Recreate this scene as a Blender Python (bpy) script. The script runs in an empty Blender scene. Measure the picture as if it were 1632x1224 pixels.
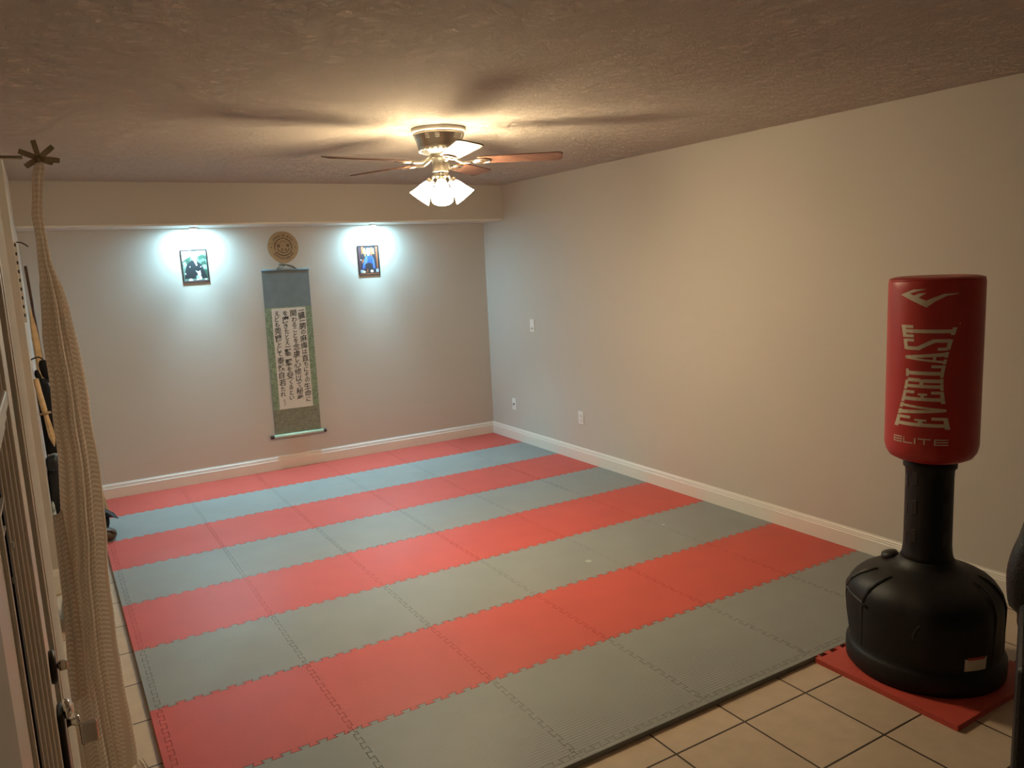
import bpy, bmesh, math, random
from mathutils import Vector, Matrix
random.seed(7)
PI = math.pi
SC = bpy.context.scene
COL = SC.collection

# ---------------------------------------------------------------- materials
def mat(name, color, rough=0.6, metal=0.0, spec=0.5, bump=0.0, bscale=200.0, detail=3.0, vary=0.0, vscale=4.0,
        emit=None, estr=0.0, coat=0.0, sheen=0.0, trans=0.0, alpha=1.0):
    m = bpy.data.materials.new(name); m.use_nodes = True
    nt = m.node_tree; b = nt.nodes['Principled BSDF']
    b.inputs['Base Color'].default_value = (*color, 1)
    b.inputs['Roughness'].default_value = rough
    b.inputs['Metallic'].default_value = metal
    b.inputs['Specular IOR Level'].default_value = spec
    b.inputs['Coat Weight'].default_value = coat
    b.inputs['Sheen Weight'].default_value = sheen
    b.inputs['Transmission Weight'].default_value = trans
    b.inputs['Alpha'].default_value = alpha
    if emit:
        b.inputs['Emission Color'].default_value = (*emit, 1)
        b.inputs['Emission Strength'].default_value = estr
    if bump or vary:
        tc = nt.nodes.new('ShaderNodeTexCoord')
    if bump:
        n = nt.nodes.new('ShaderNodeTexNoise'); n.inputs['Scale'].default_value = bscale; n.inputs['Detail'].default_value = detail
        bp = nt.nodes.new('ShaderNodeBump'); bp.inputs['Strength'].default_value = bump; bp.inputs['Distance'].default_value = 0.004
        nt.links.new(tc.outputs['Object'], n.inputs['Vector']); nt.links.new(n.outputs['Fac'], bp.inputs['Height'])
        nt.links.new(bp.outputs['Normal'], b.inputs['Normal'])
    if vary:
        n2 = nt.nodes.new('ShaderNodeTexNoise'); n2.inputs['Scale'].default_value = vscale; n2.inputs['Detail'].default_value = 4
        r = nt.nodes.new('ShaderNodeValToRGB')
        r.color_ramp.elements[0].position = 0.3; r.color_ramp.elements[1].position = 0.7
        r.color_ramp.elements[0].color = (*[c*(1-vary) for c in color], 1)
        r.color_ramp.elements[1].color = (*[min(1, c*(1+vary)) for c in color], 1)
        nt.links.new(tc.outputs['Object'], n2.inputs['Vector']); nt.links.new(n2.outputs['Fac'], r.inputs['Fac'])
        nt.links.new(r.outputs['Color'], b.inputs['Base Color'])
    return m

def ceiling_mat():
    m = mat('stippled_ceiling_paint', (.92, .80, .70), 0.9, spec=0.2)
    nt = m.node_tree; b = nt.nodes['Principled BSDF']
    tc = nt.nodes.new('ShaderNodeTexCoord')
    n0 = nt.nodes.new('ShaderNodeTexNoise'); n0.inputs['Scale'].default_value = 9; n0.inputs['Detail'].default_value = 2
    mixv = nt.nodes.new('ShaderNodeVectorMath'); mixv.operation = 'MULTIPLY_ADD'
    mixv.inputs[1].default_value = (.12, .12, .12)
    nt.links.new(tc.outputs['Object'], n0.inputs['Vector']); nt.links.new(n0.outputs['Color'], mixv.inputs[0]); nt.links.new(tc.outputs['Object'], mixv.inputs[2])
    n1 = nt.nodes.new('ShaderNodeTexNoise'); n1.inputs['Scale'].default_value = 23; n1.inputs['Detail'].default_value = 6; n1.inputs['Roughness'].default_value = .66
    n1.inputs['Distortion'].default_value = 2.2
    nt.links.new(mixv.outputs[0], n1.inputs['Vector'])
    ab = nt.nodes.new('ShaderNodeMath'); ab.operation = 'SUBTRACT'; ab.inputs[1].default_value = .5
    ab2 = nt.nodes.new('ShaderNodeMath'); ab2.operation = 'ABSOLUTE'
    nt.links.new(n1.outputs['Fac'], ab.inputs[0]); nt.links.new(ab.outputs[0], ab2.inputs[0])
    bp = nt.nodes.new('ShaderNodeBump'); bp.inputs['Strength'].default_value = 1.0; bp.inputs['Distance'].default_value = .07; bp.invert = True
    nt.links.new(ab2.outputs[0], bp.inputs['Height']); nt.links.new(bp.outputs['Normal'], b.inputs['Normal'])
    return m

def tile_mat():
    m = mat('beige_floor_tile', (.42, .32, .21), 0.38, spec=0.4)
    nt = m.node_tree; b = nt.nodes['Principled BSDF']
    tc = nt.nodes.new('ShaderNodeTexCoord')
    mp = nt.nodes.new('ShaderNodeMapping'); P = .343
    mp.inputs['Location'].default_value = (-(2.212 - 20*P), -(-5.055 - 20*P), 0)
    br = nt.nodes.new('ShaderNodeTexBrick'); br.offset = 0; br.squash = 1
    br.inputs['Scale'].default_value = 1; br.inputs['Brick Width'].default_value = P; br.inputs['Row Height'].default_value = P
    br.inputs['Mortar Size'].default_value = .0042; br.inputs['Mortar Smooth'].default_value = .15; br.inputs['Bias'].default_value = 0
    br.inputs['Color1'].default_value = (.58, .46, .34, 1); br.inputs['Color2'].default_value = (.53, .42, .31, 1)
    br.inputs['Mortar'].default_value = (.045, .03, .02, 1)
    n = nt.nodes.new('ShaderNodeTexNoise'); n.inputs['Scale'].default_value = 14; n.inputs['Detail'].default_value = 6
    r = nt.nodes.new('ShaderNodeMapRange'); r.inputs['To Min'].default_value = .8; r.inputs['To Max'].default_value = 1.12
    mx = nt.nodes.new('ShaderNodeMix'); mx.data_type = 'RGBA'; mx.blend_type = 'MULTIPLY'; mx.inputs[0].default_value = 1
    L = nt.links.new
    L(tc.outputs['Object'], mp.inputs['Vector']); L(mp.outputs['Vector'], br.inputs['Vector']); L(tc.outputs['Object'], n.inputs['Vector'])
    L(n.outputs['Fac'], r.inputs['Value']); L(br.outputs['Color'], mx.inputs[6]); L(r.outputs['Result'], mx.inputs[7]); L(mx.outputs[2], b.inputs['Base Color'])
    bp = nt.nodes.new('ShaderNodeBump'); bp.invert = True; bp.inputs['Strength'].default_value = .6; bp.inputs['Distance'].default_value = .004
    L(br.outputs['Fac'], bp.inputs['Height']); L(bp.outputs['Normal'], b.inputs['Normal'])
    return m

def foam_mat(name, color):
    m = mat(name, color, 0.5, spec=0.4)
    nt = m.node_tree; b = nt.nodes['Principled BSDF']; L = nt.links.new
    tc = nt.nodes.new('ShaderNodeTexCoord'); geo = nt.nodes.new('ShaderNodeNewGeometry')
    wv = nt.nodes.new('ShaderNodeTexWave'); wv.wave_type = 'BANDS'; wv.bands_direction = 'Y'
    wv.inputs['Scale'].default_value = 22; wv.inputs['Distortion'].default_value = .25; wv.inputs['Detail'].default_value = 1
    L(geo.outputs['Position'], wv.inputs['Vector'])
    n = nt.nodes.new('ShaderNodeTexNoise'); n.inputs['Scale'].default_value = 2.2; n.inputs['Detail'].default_value = 3
    L(geo.outputs['Position'], n.inputs['Vector'])
    mr = nt.nodes.new('ShaderNodeMapRange'); mr.inputs['From Min'].default_value = .42; mr.inputs['From Max'].default_value = .66
    mr.inputs['To Min'].default_value = .02; mr.inputs['To Max'].default_value = .34
    L(n.outputs['Fac'], mr.inputs['Value'])
    bp = nt.nodes.new('ShaderNodeBump'); bp.inputs['Distance'].default_value = .003
    L(mr.outputs['Result'], bp.inputs['Strength']); L(wv.outputs['Fac'], bp.inputs['Height']); L(bp.outputs['Normal'], b.inputs['Normal'])
    n2 = nt.nodes.new('ShaderNodeTexNoise'); n2.inputs['Scale'].default_value = 5; n2.inputs['Detail'].default_value = 5
    L(geo.outputs['Position'], n2.inputs['Vector'])
    r = nt.nodes.new('ShaderNodeMapRange'); r.inputs['To Min'].default_value = .9; r.inputs['To Max'].default_value = 1.1
    L(n2.outputs['Fac'], r.inputs['Value'])
    mx = nt.nodes.new('ShaderNodeMix'); mx.data_type = 'RGBA'; mx.blend_type = 'MULTIPLY'; mx.inputs[0].default_value = 1
    mx.inputs[6].default_value = (*color, 1); L(r.outputs['Result'], mx.inputs[7])
    # two small pale soft-edged spots mixed into the foam colour
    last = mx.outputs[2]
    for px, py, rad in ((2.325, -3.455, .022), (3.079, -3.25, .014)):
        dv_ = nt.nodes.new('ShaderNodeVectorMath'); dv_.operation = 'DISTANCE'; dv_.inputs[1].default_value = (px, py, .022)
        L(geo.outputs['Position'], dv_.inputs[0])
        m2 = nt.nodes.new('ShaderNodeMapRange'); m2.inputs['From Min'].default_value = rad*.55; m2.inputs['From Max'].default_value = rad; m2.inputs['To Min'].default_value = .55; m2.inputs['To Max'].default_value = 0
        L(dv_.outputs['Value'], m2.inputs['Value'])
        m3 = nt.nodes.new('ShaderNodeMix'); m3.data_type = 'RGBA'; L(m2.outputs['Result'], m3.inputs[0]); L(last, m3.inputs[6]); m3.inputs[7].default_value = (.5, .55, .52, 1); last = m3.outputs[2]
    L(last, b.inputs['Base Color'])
    return m

def curtain_mat():
    m = mat('chevron_knit_cloth', (.25, .19, .13), 0.9, spec=0.1, sheen=.3)
    nt = m.node_tree; b = nt.nodes['Principled BSDF']; L = nt.links.new
    uv = nt.nodes.new('ShaderNodeUVMap'); sp = nt.nodes.new('ShaderNodeSeparateXYZ'); L(uv.outputs['UV'], sp.inputs[0])
    def M(op, a, bb=None, c=None):
        n = nt.nodes.new('ShaderNodeMath'); n.operation = op
        for i, v in enumerate((a, bb, c)):
            if v is None: continue
            if isinstance(v, (int, float)): n.inputs[i].default_value = v
            else: L(v, n.inputs[i])
        return n.outputs[0]
    k = M('MULTIPLY', sp.outputs['X'], 1/.034)
    fr = M('FRACT', k); tri = M('ABSOLUTE', M('SUBTRACT', fr, .5))          # 0..0.5
    vv = M('ADD', M('MULTIPLY', sp.outputs['Y'], 1/.017), M('MULTIPLY', tri, 1.5))
    st = M('SINE', M('MULTIPLY', vv, 2*PI))
    band = M('SMOOTH_MIN', M('MAXIMUM', M('MULTIPLY', M('ADD', st, .1), 1.6), 0), 1.0, .2)
    edge = M('LESS_THAN', tri, .36)
    fac = M('MULTIPLY', band, edge)
    mx = nt.nodes.new('ShaderNodeMix'); mx.data_type = 'RGBA'; L(fac, mx.inputs[0])
    mx.inputs[6].default_value = (.74, .65, .56, 1); mx.inputs[7].default_value = (.93, .89, .83, 1)
    L(mx.outputs[2], b.inputs['Base Color'])
    bp = nt.nodes.new('ShaderNodeBump'); bp.inputs['Strength'].default_value = .5; bp.inputs['Distance'].default_value = .003
    L(fac, bp.inputs['Height']); L(bp.outputs['Normal'], b.inputs['Normal'])
    tr = nt.nodes.new('ShaderNodeBsdfTranslucent'); L(mx.outputs[2], tr.inputs['Color'])
    ms = nt.nodes.new('ShaderNodeMixShader'); ms.inputs[0].default_value = .5
    L(b.outputs[0], ms.inputs[1]); L(tr.outputs[0], ms.inputs[2]); L(ms.outputs[0], nt.nodes['Material Output'].inputs['Surface'])
    return m

def wood_mat(name, c1, c2, rough=.5, scale=6):
    m = mat(name, c1, rough)
    nt = m.node_tree; b = nt.nodes['Principled BSDF']; L = nt.links.new
    tc = nt.nodes.new('ShaderNodeTexCoord'); mp = nt.nodes.new('ShaderNodeMapping'); mp.inputs['Scale'].default_value = (1, 6, 6)
    n = nt.nodes.new('ShaderNodeTexNoise'); n.inputs['Scale'].default_value = scale; n.inputs['Detail'].default_value = 5; n.inputs['Distortion'].default_value = .6
    r = nt.nodes.new('ShaderNodeValToRGB'); r.color_ramp.elements[0].position = .35; r.color_ramp.elements[1].position = .65
    r.color_ramp.elements[0].color = (*c1, 1); r.color_ramp.elements[1].color = (*c2, 1)
    L(tc.outputs['Object'], mp.inputs['Vector']); L(mp.outputs['Vector'], n.inputs['Vector']); L(n.outputs['Fac'], r.inputs['Fac']); L(r.outputs['Color'], b.inputs['Base Color'])
    return m

M = {}
M['wall'] = mat('greige_wall_paint', (.54, .5, .45), .8, spec=.25, bump=.12, bscale=180)
M['ceiling'] = ceiling_mat()
M['tile'] = tile_mat()
M['trim'] = mat('white_trim_paint', (.74, .70, .64), .4, spec=.45)
M['door'] = mat('cream_door_paint', (.80, .71, .60), .4, spec=.5)
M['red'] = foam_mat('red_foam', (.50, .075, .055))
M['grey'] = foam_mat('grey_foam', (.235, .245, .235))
M['plate'] = mat('white_plastic', (.78, .76, .72), .35)
M['black'] = mat('black_plastic', (.012, .011, .010), .45, spec=.4)
M['base'] = mat('black_moulded_plastic', (.008, .0075, .007), .5, spec=.3, bump=.15, bscale=300)
M['bag'] = mat('red_vinyl', (.42, .022, .018), .42, spec=.5, bump=.25, bscale=9, detail=2)
M['ink'] = mat('cream_print', (.62, .56, .42), .6)
M['nickel'] = mat('brushed_nickel', (.62, .58, .50), .28, metal=1)
M['chrome'] = mat('polished_chrome', (.8, .78, .75), .08, metal=1)
M['bronze'] = mat('dark_bronze', (.035, .026, .02), .4, metal=.6)
M['blade'] = wood_mat('brown_blade_wood', (.10, .042, .027), (.16, .075, .048), .5, 5)
M['shade'] = mat('lit_frosted_glass', (.95, .9, .8), .4, emit=(1.0, .80, .49), estr=126)
M['bulb'] = mat('lit_bulb', (.95, .9, .8), .4, emit=(1.0, .80, .49), estr=1130)
M['puck'] = mat('lit_led_lens', (.95, .95, .95), .4, emit=(.42, .81, 1.0), estr=2600)
M['woodlt'] = wood_mat('pale_wood', (.55, .38, .2), (.66, .48, .28), .5)
M['wooddk'] = wood_mat('dark_wood', (.06, .028, .018), (.1, .05, .03), .4)
M['plaque'] = wood_mat('tan_plaque_wood', (.29, .18, .085), (.35, .23, .115), .6)
M['burn'] = mat('burnt_engraving', (.05, .025, .012), .8)
M['greycloth'] = mat('slate_silk', (.16, .19, .2), .7, spec=.3, bump=.1, bscale=500, vary=.08, vscale=12)
def brocade():
    m = mat('green_brocade', (.2, .25, .16), .7, spec=.3, vary=.34, vscale=60); return m
M['brocade'] = brocade()
M['olive'] = mat('olive_brocade', (.2, .2, .14), .7, spec=.3, vary=.2, vscale=45)
M['paper'] = mat('rice_paper', (.62, .57, .5), .8, spec=.2)
M['inkblk'] = mat('black_ink', (.012, .011, .01), .7)
M['roller'] = mat('pale_green_silk', (.45, .58, .42), .5)
M['knob'] = mat('dark_lacquer', (.03, .012, .01), .3)
M['cord'] = mat('olive_cord', (.1, .1, .075), .8)
M['curtain'] = curtain_mat()
M['tarnish'] = mat('aged_brass', (.34, .27, .17), .4, metal=.5)
M['blkcloth'] = mat('black_cloth', (.008, .008, .010), .85, spec=.25, bump=.5, bscale=40)
M['bluecloth'] = mat('navy_black_nylon', (.012, .014, .02), .5, spec=.5, bump=.4, bscale=25)
M['greyprint'] = mat('grey_print_cloth', (.32, .36, .35), .8, vary=.8, vscale=38)
M['brownlea'] = mat('brown_leather', (.06, .036, .02), .5, bump=.4, bscale=40)
M['leather'] = mat('black_leather', (.005, .0045, .0045), .45, spec=.35, bump=.5, bscale=160)
M['plastic'] = mat('clear_grey_plastic', (.36, .38, .38), .3, spec=.6, bump=.6, bscale=20, alpha=.8)
M['glass'] = mat('dark_door_glass', (.015, .013, .012), .04, spec=.8)
M['gasket'] = mat('dark_gasket', (.012, .01, .008), .7)
M['sticker'] = mat('white_sticker', (.6, .57, .5), .6)
M['stickred'] = mat('sticker_red', (.4, .05, .04), .6)
def flat(n, c): return mat(n, c, .55, spec=.35)

# ---------------------------------------------------------------- mesh builder
class MB:
    def __init__(s): s.v = []; s.f = []; s.fm = []; s.sm = []; s.uv = {}
    def add(s, vs, fs, mi=0, smooth=False):
        o = len(s.v); s.v += [tuple(v) for v in vs]
        for f in fs: s.f.append([o+i for i in f]); s.fm.append(mi); s.sm.append(smooth)
    def box(s, x0, x1, y0, y1, z0, z1, mi=0, mtx=None):
        vs = [Vector((x, y, z)) for z in (z0, z1) for y in (y0, y1) for x in (x0, x1)]
        if mtx: vs = [mtx @ v for v in vs]
        s.add(vs, [(0,2,3,1),(4,5,7,6),(0,1,5,4),(2,6,7,3),(0,4,6,2),(1,3,7,5)], mi)
    def lathe(s, prof, n=48, mtx=None, mi=0, smooth=True, cap=True, fn=None):
        # prof: list of (r, z)
        vs = []; fs = []
        for r, z in prof:
            for i in range(n):
                a = 2*PI*i/n; rr = r*(fn(a, z) if fn else 1)
                vs.append(Vector((rr*math.cos(a), rr*math.sin(a), z)))
        for k in range(len(prof)-1):
            for i in range(n):
                j = (i+1) % n
                fs.append((k*n+i, k*n+j, (k+1)*n+j, (k+1)*n+i))
        if cap:
            if prof[0][0] > 1e-5: fs.append(tuple(reversed(range(n))))
            if prof[-1][0] > 1e-5: fs.append(tuple(range((len(prof)-1)*n, len(prof)*n)))
        if mtx: vs = [mtx @ v for v in vs]
        s.add(vs, fs, mi, smooth)
    def tube(s, pts, r, n=10, mi=0, closed=False, radii=None):
        pts = [Vector(p) for p in pts]; m = len(pts); vs = []; fs = []
        up = Vector((0, 0, 1)); prevx = None
        for k, p in enumerate(pts):
            a = pts[(k-1) % m] if (k > 0 or closed) else p; b = pts[(k+1) % m] if (k < m-1 or closed) else p
            t = (b-a).normalized()
            if prevx is None:
                x = t.cross(up)
                if x.length < 1e-3: x = t.cross(Vector((1, 0, 0)))
            else:
                x = prevx - t*prevx.dot(t)
            x.normalize(); y = t.cross(x); prevx = x
            rr = radii[k] if radii else r
            for i in range(n):
                a_ = 2*PI*i/n; vs.append(p + (x*math.cos(a_) + y*math.sin(a_))*rr)
        segs = m if closed else m-1
        for k in range(segs):
            q = (k+1) % m
            for i in range(n):
                j = (i+1) % n; fs.append((k*n+i, k*n+j, q*n+j, q*n+i))
        if not closed:
            fs.append(tuple(reversed(range(n)))); fs.append(tuple(range((m-1)*n, m*n)))
        s.add(vs, fs, mi, True)
    def prism(s, poly, z0, z1, mi=0, mtx=None):
        n = len(poly)
        vs = [Vector((x, y, z0)) for x, y in poly] + [Vector((x, y, z1)) for x, y in poly]
        if mtx: vs = [mtx @ v for v in vs]
        fs = [tuple(reversed(range(n))), tuple(range(n, 2*n))] + [(i, (i+1) % n, n+(i+1) % n, n+i) for i in range(n)]
        s.add(vs, fs, mi)
    def sweep(s, prof, p0, p1, mi=0, out=None):
        # prof (d, z): d along 'out' (horizontal unit vector), extruded from p0 to p1
        p0 = Vector(p0); p1 = Vector(p1); out = Vector(out); n = len(prof)
        vs = [p + out*d + Vector((0, 0, z)) for p in (p0, p1) for d, z in prof]
        fs = [tuple(range(n)), tuple(reversed(range(n, 2*n)))] + [(i, n+i, n+(i+1) % n, (i+1) % n) for i in range(n)]
        s.add(vs, fs, mi)
    def build(s, name, mats, parent=None, loc=None, bevel=0, bseg=2, sub=0, fix=True):
        me = bpy.data.meshes.new(name); me.from_pydata([tuple(v) for v in s.v], [], s.f); 
        if not isinstance(mats, (list, tuple)): mats = [mats]
        for m in mats: me.materials.append(m)
        for p, mi, sm in zip(me.polygons, s.fm, s.sm): p.material_index = mi; p.use_smooth = sm
        if fix:
            bm = bmesh.new(); bm.from_mesh(me); bmesh.ops.recalc_face_normals(bm, faces=bm.faces); bm.to_mesh(me); bm.free()
        me.update()
        o = bpy.data.objects.new(name, me); COL.objects.link(o)
        if parent: o.parent = parent
        if loc: o.location = loc
        if bevel:
            b = o.modifiers.new('bevel', 'BEVEL'); b.width = bevel; b.segments = bseg; b.limit_method = 'ANGLE'
        if sub:
            b = o.modifiers.new('sub', 'SUBSURF'); b.levels = sub; b.render_levels = sub
        return o

def empty(name, loc=(0, 0, 0), rz=0):
    o = bpy.data.objects.new(name, None); COL.objects.link(o); o.location = loc; o.rotation_euler = (0, 0, rz); o.empty_display_size = .1
    return o
def tag(o, label, cat, group=None, kind=None):
    o['label'] = label; o['category'] = cat
    if group: o['group'] = group
    if kind: o['kind'] = kind
    return o
def struct(o, label=None):
    o['kind'] = 'structure'
    if label: o['label'] = label
    return o
def frame(o, x, y, z):   # matrix from axes
    m = Matrix.Identity(4)
    for i, a in enumerate((x, y, z)):
        for j in range(3): m[j][i] = a[j]
    m.translation = o
    return m

# ---------------------------------------------------------------- room
RX, BY, SY, SZ, HZ = 3.6552, -.0212, -.403, 2.1512, 2.4768
LX, LY = -.303, -1.93          # outside corner of the bump-out at the left
NX = -.272                    # near left wall plane
FY = -7.9
b = MB(); b.box(-2.5, RX+.1, FY-.1, BY+.1, -.1, 0); struct(b.build('floor', M['tile']))
b = MB(); b.box(-2.5, RX+.1, FY-.1, BY+.1, HZ, HZ+.1); struct(b.build('ceiling', M['ceiling']))
b = MB(); b.box(RX, RX+.1, FY-.1, BY+.1, 0, HZ); struct(b.build('wall_right', M['wall']))
b = MB(); b.box(-1.5, RX, BY, BY+.1, 0, HZ); struct(b.build('wall_back', M['wall']))
b = MB(); b.box(-1.5, LX, LY, BY, 0, HZ); struct(b.build('wall_left', M['wall']))
b = MB(); b.box(-1.5, -1.4, -4.68, LY, 0, HZ); struct(b.build('wall_alcove', M['wall']))
b = MB(); b.box(-1.5, RX, FY-.1, FY, 0, HZ); struct(b.build('wall_front', M['wall']))
# near left wall with the door opening
b = MB()
DY0, DY1 = -6.28, -5.42
b.box(-1.4, NX, -5.40, -4.68, 0, HZ)
b.box(-1.4, NX, FY, DY0-.02, 0, HZ)
b.box(-1.4, NX, DY0-.02, -5.40, 2.06, HZ)
b.box(-1.4, NX-.12, DY0-.02, -5.40, 0, 2.06)
struct(b.build('wall_entry', M['wall']))
b = MB(); b.box(LX, RX, SY, BY, SZ+.016, HZ); struct(b.build('wall_soffit', M['wall']))
b = MB(); b.box(LX, RX, SY-.004, BY, SZ, SZ+.016); struct(b.build('trim_1', M['trim'], bevel=.003), 'white board under the soffit')

BBP = [(0, 0), (.016, 0), (.016, .104), (.0125, .108), (.0125, .117), (.010, .121), (.0115, .127), (.006, .134), (.005, .140), (0, .140)]
b = MB(); b.sweep(BBP, (LX, BY, 0), (RX, BY, 0), out=(0, -1, 0)); struct(b.build('baseboard_back', M['trim']))
b = MB(); b.sweep(BBP, (RX, BY, 0), (RX, FY, 0), out=(-1, 0, 0)); struct(b.build('baseboard_right', M['trim']))
b = MB(); b.sweep(BBP, (LX, LY, 0), (LX, BY, 0), out=(1, 0, 0)); b.sweep(BBP, (-1.4, LY, 0), (LX+.016, LY, 0), out=(0, -1, 0)); struct(b.build('baseboard_left', M['trim']))

# ---------------------------------------------------------------- door in the near left wall
door = struct(empty('door_1', (NX-.005, DY0, .01)), 'cream glazed door with chrome handle at the left edge')
W = DY1-DY0
# stiles, rails around a tall glazed opening; face at x=0, body behind
gy0, gy1, gz0, gz1 = .16, W-.215, .2, 1.93
b = MB()
b.box(-.042, 0, gy1, W, 0, 2.03); b.box(-.042, 0, 0, gy0, 0, 2.03); b.box(-.042, 0, gy0, gy1, 0, gz0); b.box(-.042, 0, gy0, gy1, gz1, 2.03)
b.build('leaf', M['door'], door, bevel=.002)
b = MB(); b.box(-.03, -.021, gy0, gy1, gz0, gz1); b.build('glass_pane', M['glass'], door)
b = MB()
for i, (d0, d1, xf) in enumerate([(0, .012, .004), (.012, .024, -.001), (.024, .036, -.006), (.036, .046, -.011), (.046, .058, -.016)]):
    for (a0, a1, c0, c1) in [(gy1-d1, gy1-d0, gz0+d0, gz1-d0), (gy0+d0, gy0+d1, gz0+d0, gz1-d0)]:
        b.box(-.021, xf, a0, a1, c0, c1)
    b.box(-.021, xf, gy0+d1, gy1-d1, gz1-d1, gz1-d0); b.box(-.021, xf, gy0+d1, gy1-d1, gz0+d0, gz0+d1)
b.build('glazing_moulding', M['door'], door, bevel=.0045, bseg=3)
b = MB(); b.box(-.021, -.0185, gy1-.078, gy1-.058, gz0+.058, gz1-.058); b.build('gasket', M['gasket'], door)
b = MB()
b.box(-.019, .003, .20, gy1-.10, 1.566, 1.58); b.box(-.019, .007, .20, gy1-.10, 1.583, 1.605); b.box(-.019, .000, .20, gy1-.10, 1.552, 1.563)
b.build('blind_headrail', M['plate'], door, bevel=.003)
for (a0, a1, z) in [(gy1-.19, gy1-.085, 1.452), (gy1-.29, gy1-.135, 1.425)]:
    b = MB(); b.box(-.0188, -.0150, a0, a1, z, z+.004); b.build('blind_slat', M['plate'], door)
for (a0, z) in [(gy1-.055, 1.372), (gy1-.10, 1.335)]:
    b = MB(); b.box(-.019, -.013, a0, a0+.006, z, z+.010); b.build('blind_clip', M['plate'], door, bevel=.002)
# lock furniture at latch side
HY = W-.062
db = MB(); db.lathe([(.0, 0), (.028, 0), (.029, .005), (.026, .010), (0, .010)], 32, frame(Vector((0, HY, 1.093)), Vector((0, 1, 0)), Vector((0, 0, 1)), Vector((1, 0, 0))))
dbo = db.build('deadbolt', M['bronze'], door)
b = MB(); b.lathe([(.006, .010), (.006, .016)], 16, frame(Vector((0, HY, 1.093)), Vector((0, 1, 0)), Vector((0, 0, 1)), Vector((1, 0, 0))))
b.box(.013, .026, HY-.005, HY+.005, 1.083, 1.101); b.build('thumb_turn', M['nickel'], dbo, bevel=.003)
b = MB(); b.box(0, .010, HY-.028, HY+.028, .76, 1.015); b.build('escutcheon', M['bronze'], door, bevel=.006, bseg=3)
hb = MB(); hb.lathe([(0, 0), (.016, 0), (.018, .005), (.015, .010), (.010, .014), (0, .014)], 32, frame(Vector((.010, HY, 1.012)), Vector((0, 1, 0)), Vector((0, 0, 1)), Vector((1, 0, 0))))
hb.lathe([(.008, 0), (.006, .008), (.010, .014), (.009, .020), (0, .021)], 24, frame(Vector((.012, HY, .985)), Vector((0, 1, 0)), Vector((0, 0, 1)), Vector((1, 0, 0))))
ho = hb.build('door_handle', M['chrome'], door)
b = MB(); b.box(.030, .058, HY-.008, HY+.004, .938, .980); b.build('grip', M['chrome'], ho, bevel=.004)
# casing on the wall beyond the door
b = MB()
for (d0, d1, x) in [(0, .03, .003), (.03, .055, .005), (.055, .08, .004)]:
    b.box(NX, NX+x, DY1+.02+d0, DY1+.02+d1, 0, 2.12)
struct(b.build('trim_2', M['door'], bevel=.0015), 'casing beside the door')

# ---------------------------------------------------------------- puzzle mats
S = .61; MT = .022; NT = 9; TD = .0095
def seam(a, c, length_axis, k0):
    """dovetail polyline from a to c (2D); offsets alternate either side of the line."""
    a = Vector(a); c = Vector(c); d = (c-a); L = d.length; t = d/L; n = Vector((-t.y, t.x)); out = []
    p = L/(2*NT); fl = p*.13
    out.append(a.copy())
    for i in range(2*NT):
        sgn = 1 if i % 2 == 0 else -1
        s0, s1 = i*p, (i+1)*p
        s0 = s0-fl if i > 0 else p*.45
        s1 = s1+fl if i < 2*NT-1 else L-p*.45
        if i == 0: out.append(a + t*(s0+fl*1.6))
        out.append(a + t*s0 + n*TD*sgn); out.append(a + t*s1 + n*TD*sgn)
        if i == 2*NT-1: out.append(a + t*(s1-fl*1.6))
    out.append(c.copy())
    return out
XS = [0, S, 2*S, 3*S, 4*S, 5*S, RX-.018]
YS = [BY-.018] + [-S*i for i in range(1, 8)] + [-8*S]
ordr = ['first', 'second', 'third', 'fourth', 'fifth', 'sixth', 'seventh', 'eighth']
GAP = .00045
def inset(poly, g):
    # move each edge inwards by g (simple miter)
    n = len(poly); res = []
    area = sum(poly[i].x*poly[(i+1) % n].y - poly[(i+1) % n].x*poly[i].y for i in range(n))
    sg = 1 if area > 0 else -1
    for i in range(n):
        p0, p1, p2 = poly[i-1], poly[i], poly[(i+1) % n]
        d1 = (p1-p0).normalized(); d2 = (p2-p1).normalized()
        n1 = Vector((-d1.y, d1.x))*sg; n2 = Vector((-d2.y, d2.x))*sg
        m = n1+n2
        if m.length < 1e-6: res.append(p1+n1*g); continue
        m.normalize(); res.append(p1 + m*g/max(.4, m.dot(n1)))
    return res
def cell_poly(x0, x1, y0, y1, left, right, back, front):
    """counter-clockwise from front-left; each flag says toothed edge"""
    A, B, C_, D = (x0, y0), (x1, y0), (x1, y1), (x0, y1)
    P = []
    P += seam(A, B, 0, 0) if front else [Vector(A), Vector(B)]
    P += seam(B, C_, 0, 0) if right else [Vector(B), Vector(C_)]
    P += list(reversed(seam(D, C_, 0, 0))) if back else [Vector(C_), Vector(D)]
    P += list(reversed(seam(A, D, 0, 0))) if left else [Vector(D), Vector(A)]
    Q = [P[0]]
    for p in P[1:]:
        if (p-Q[-1]).length > 1e-5: Q.append(p)
    if (Q[0]-Q[-1]).length < 1e-5: Q.pop()
    return Q
def mat_obj(name, poly, m, loc, parent=None, z0=0):
    b = MB(); b.prism([(p.x-loc[0], p.y-loc[1]) for p in poly], z0, MT)
    o = b.build(name, m, parent)
    if not parent: o.location = (loc[0], loc[1], 0)
    return o
BW = .034
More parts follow.
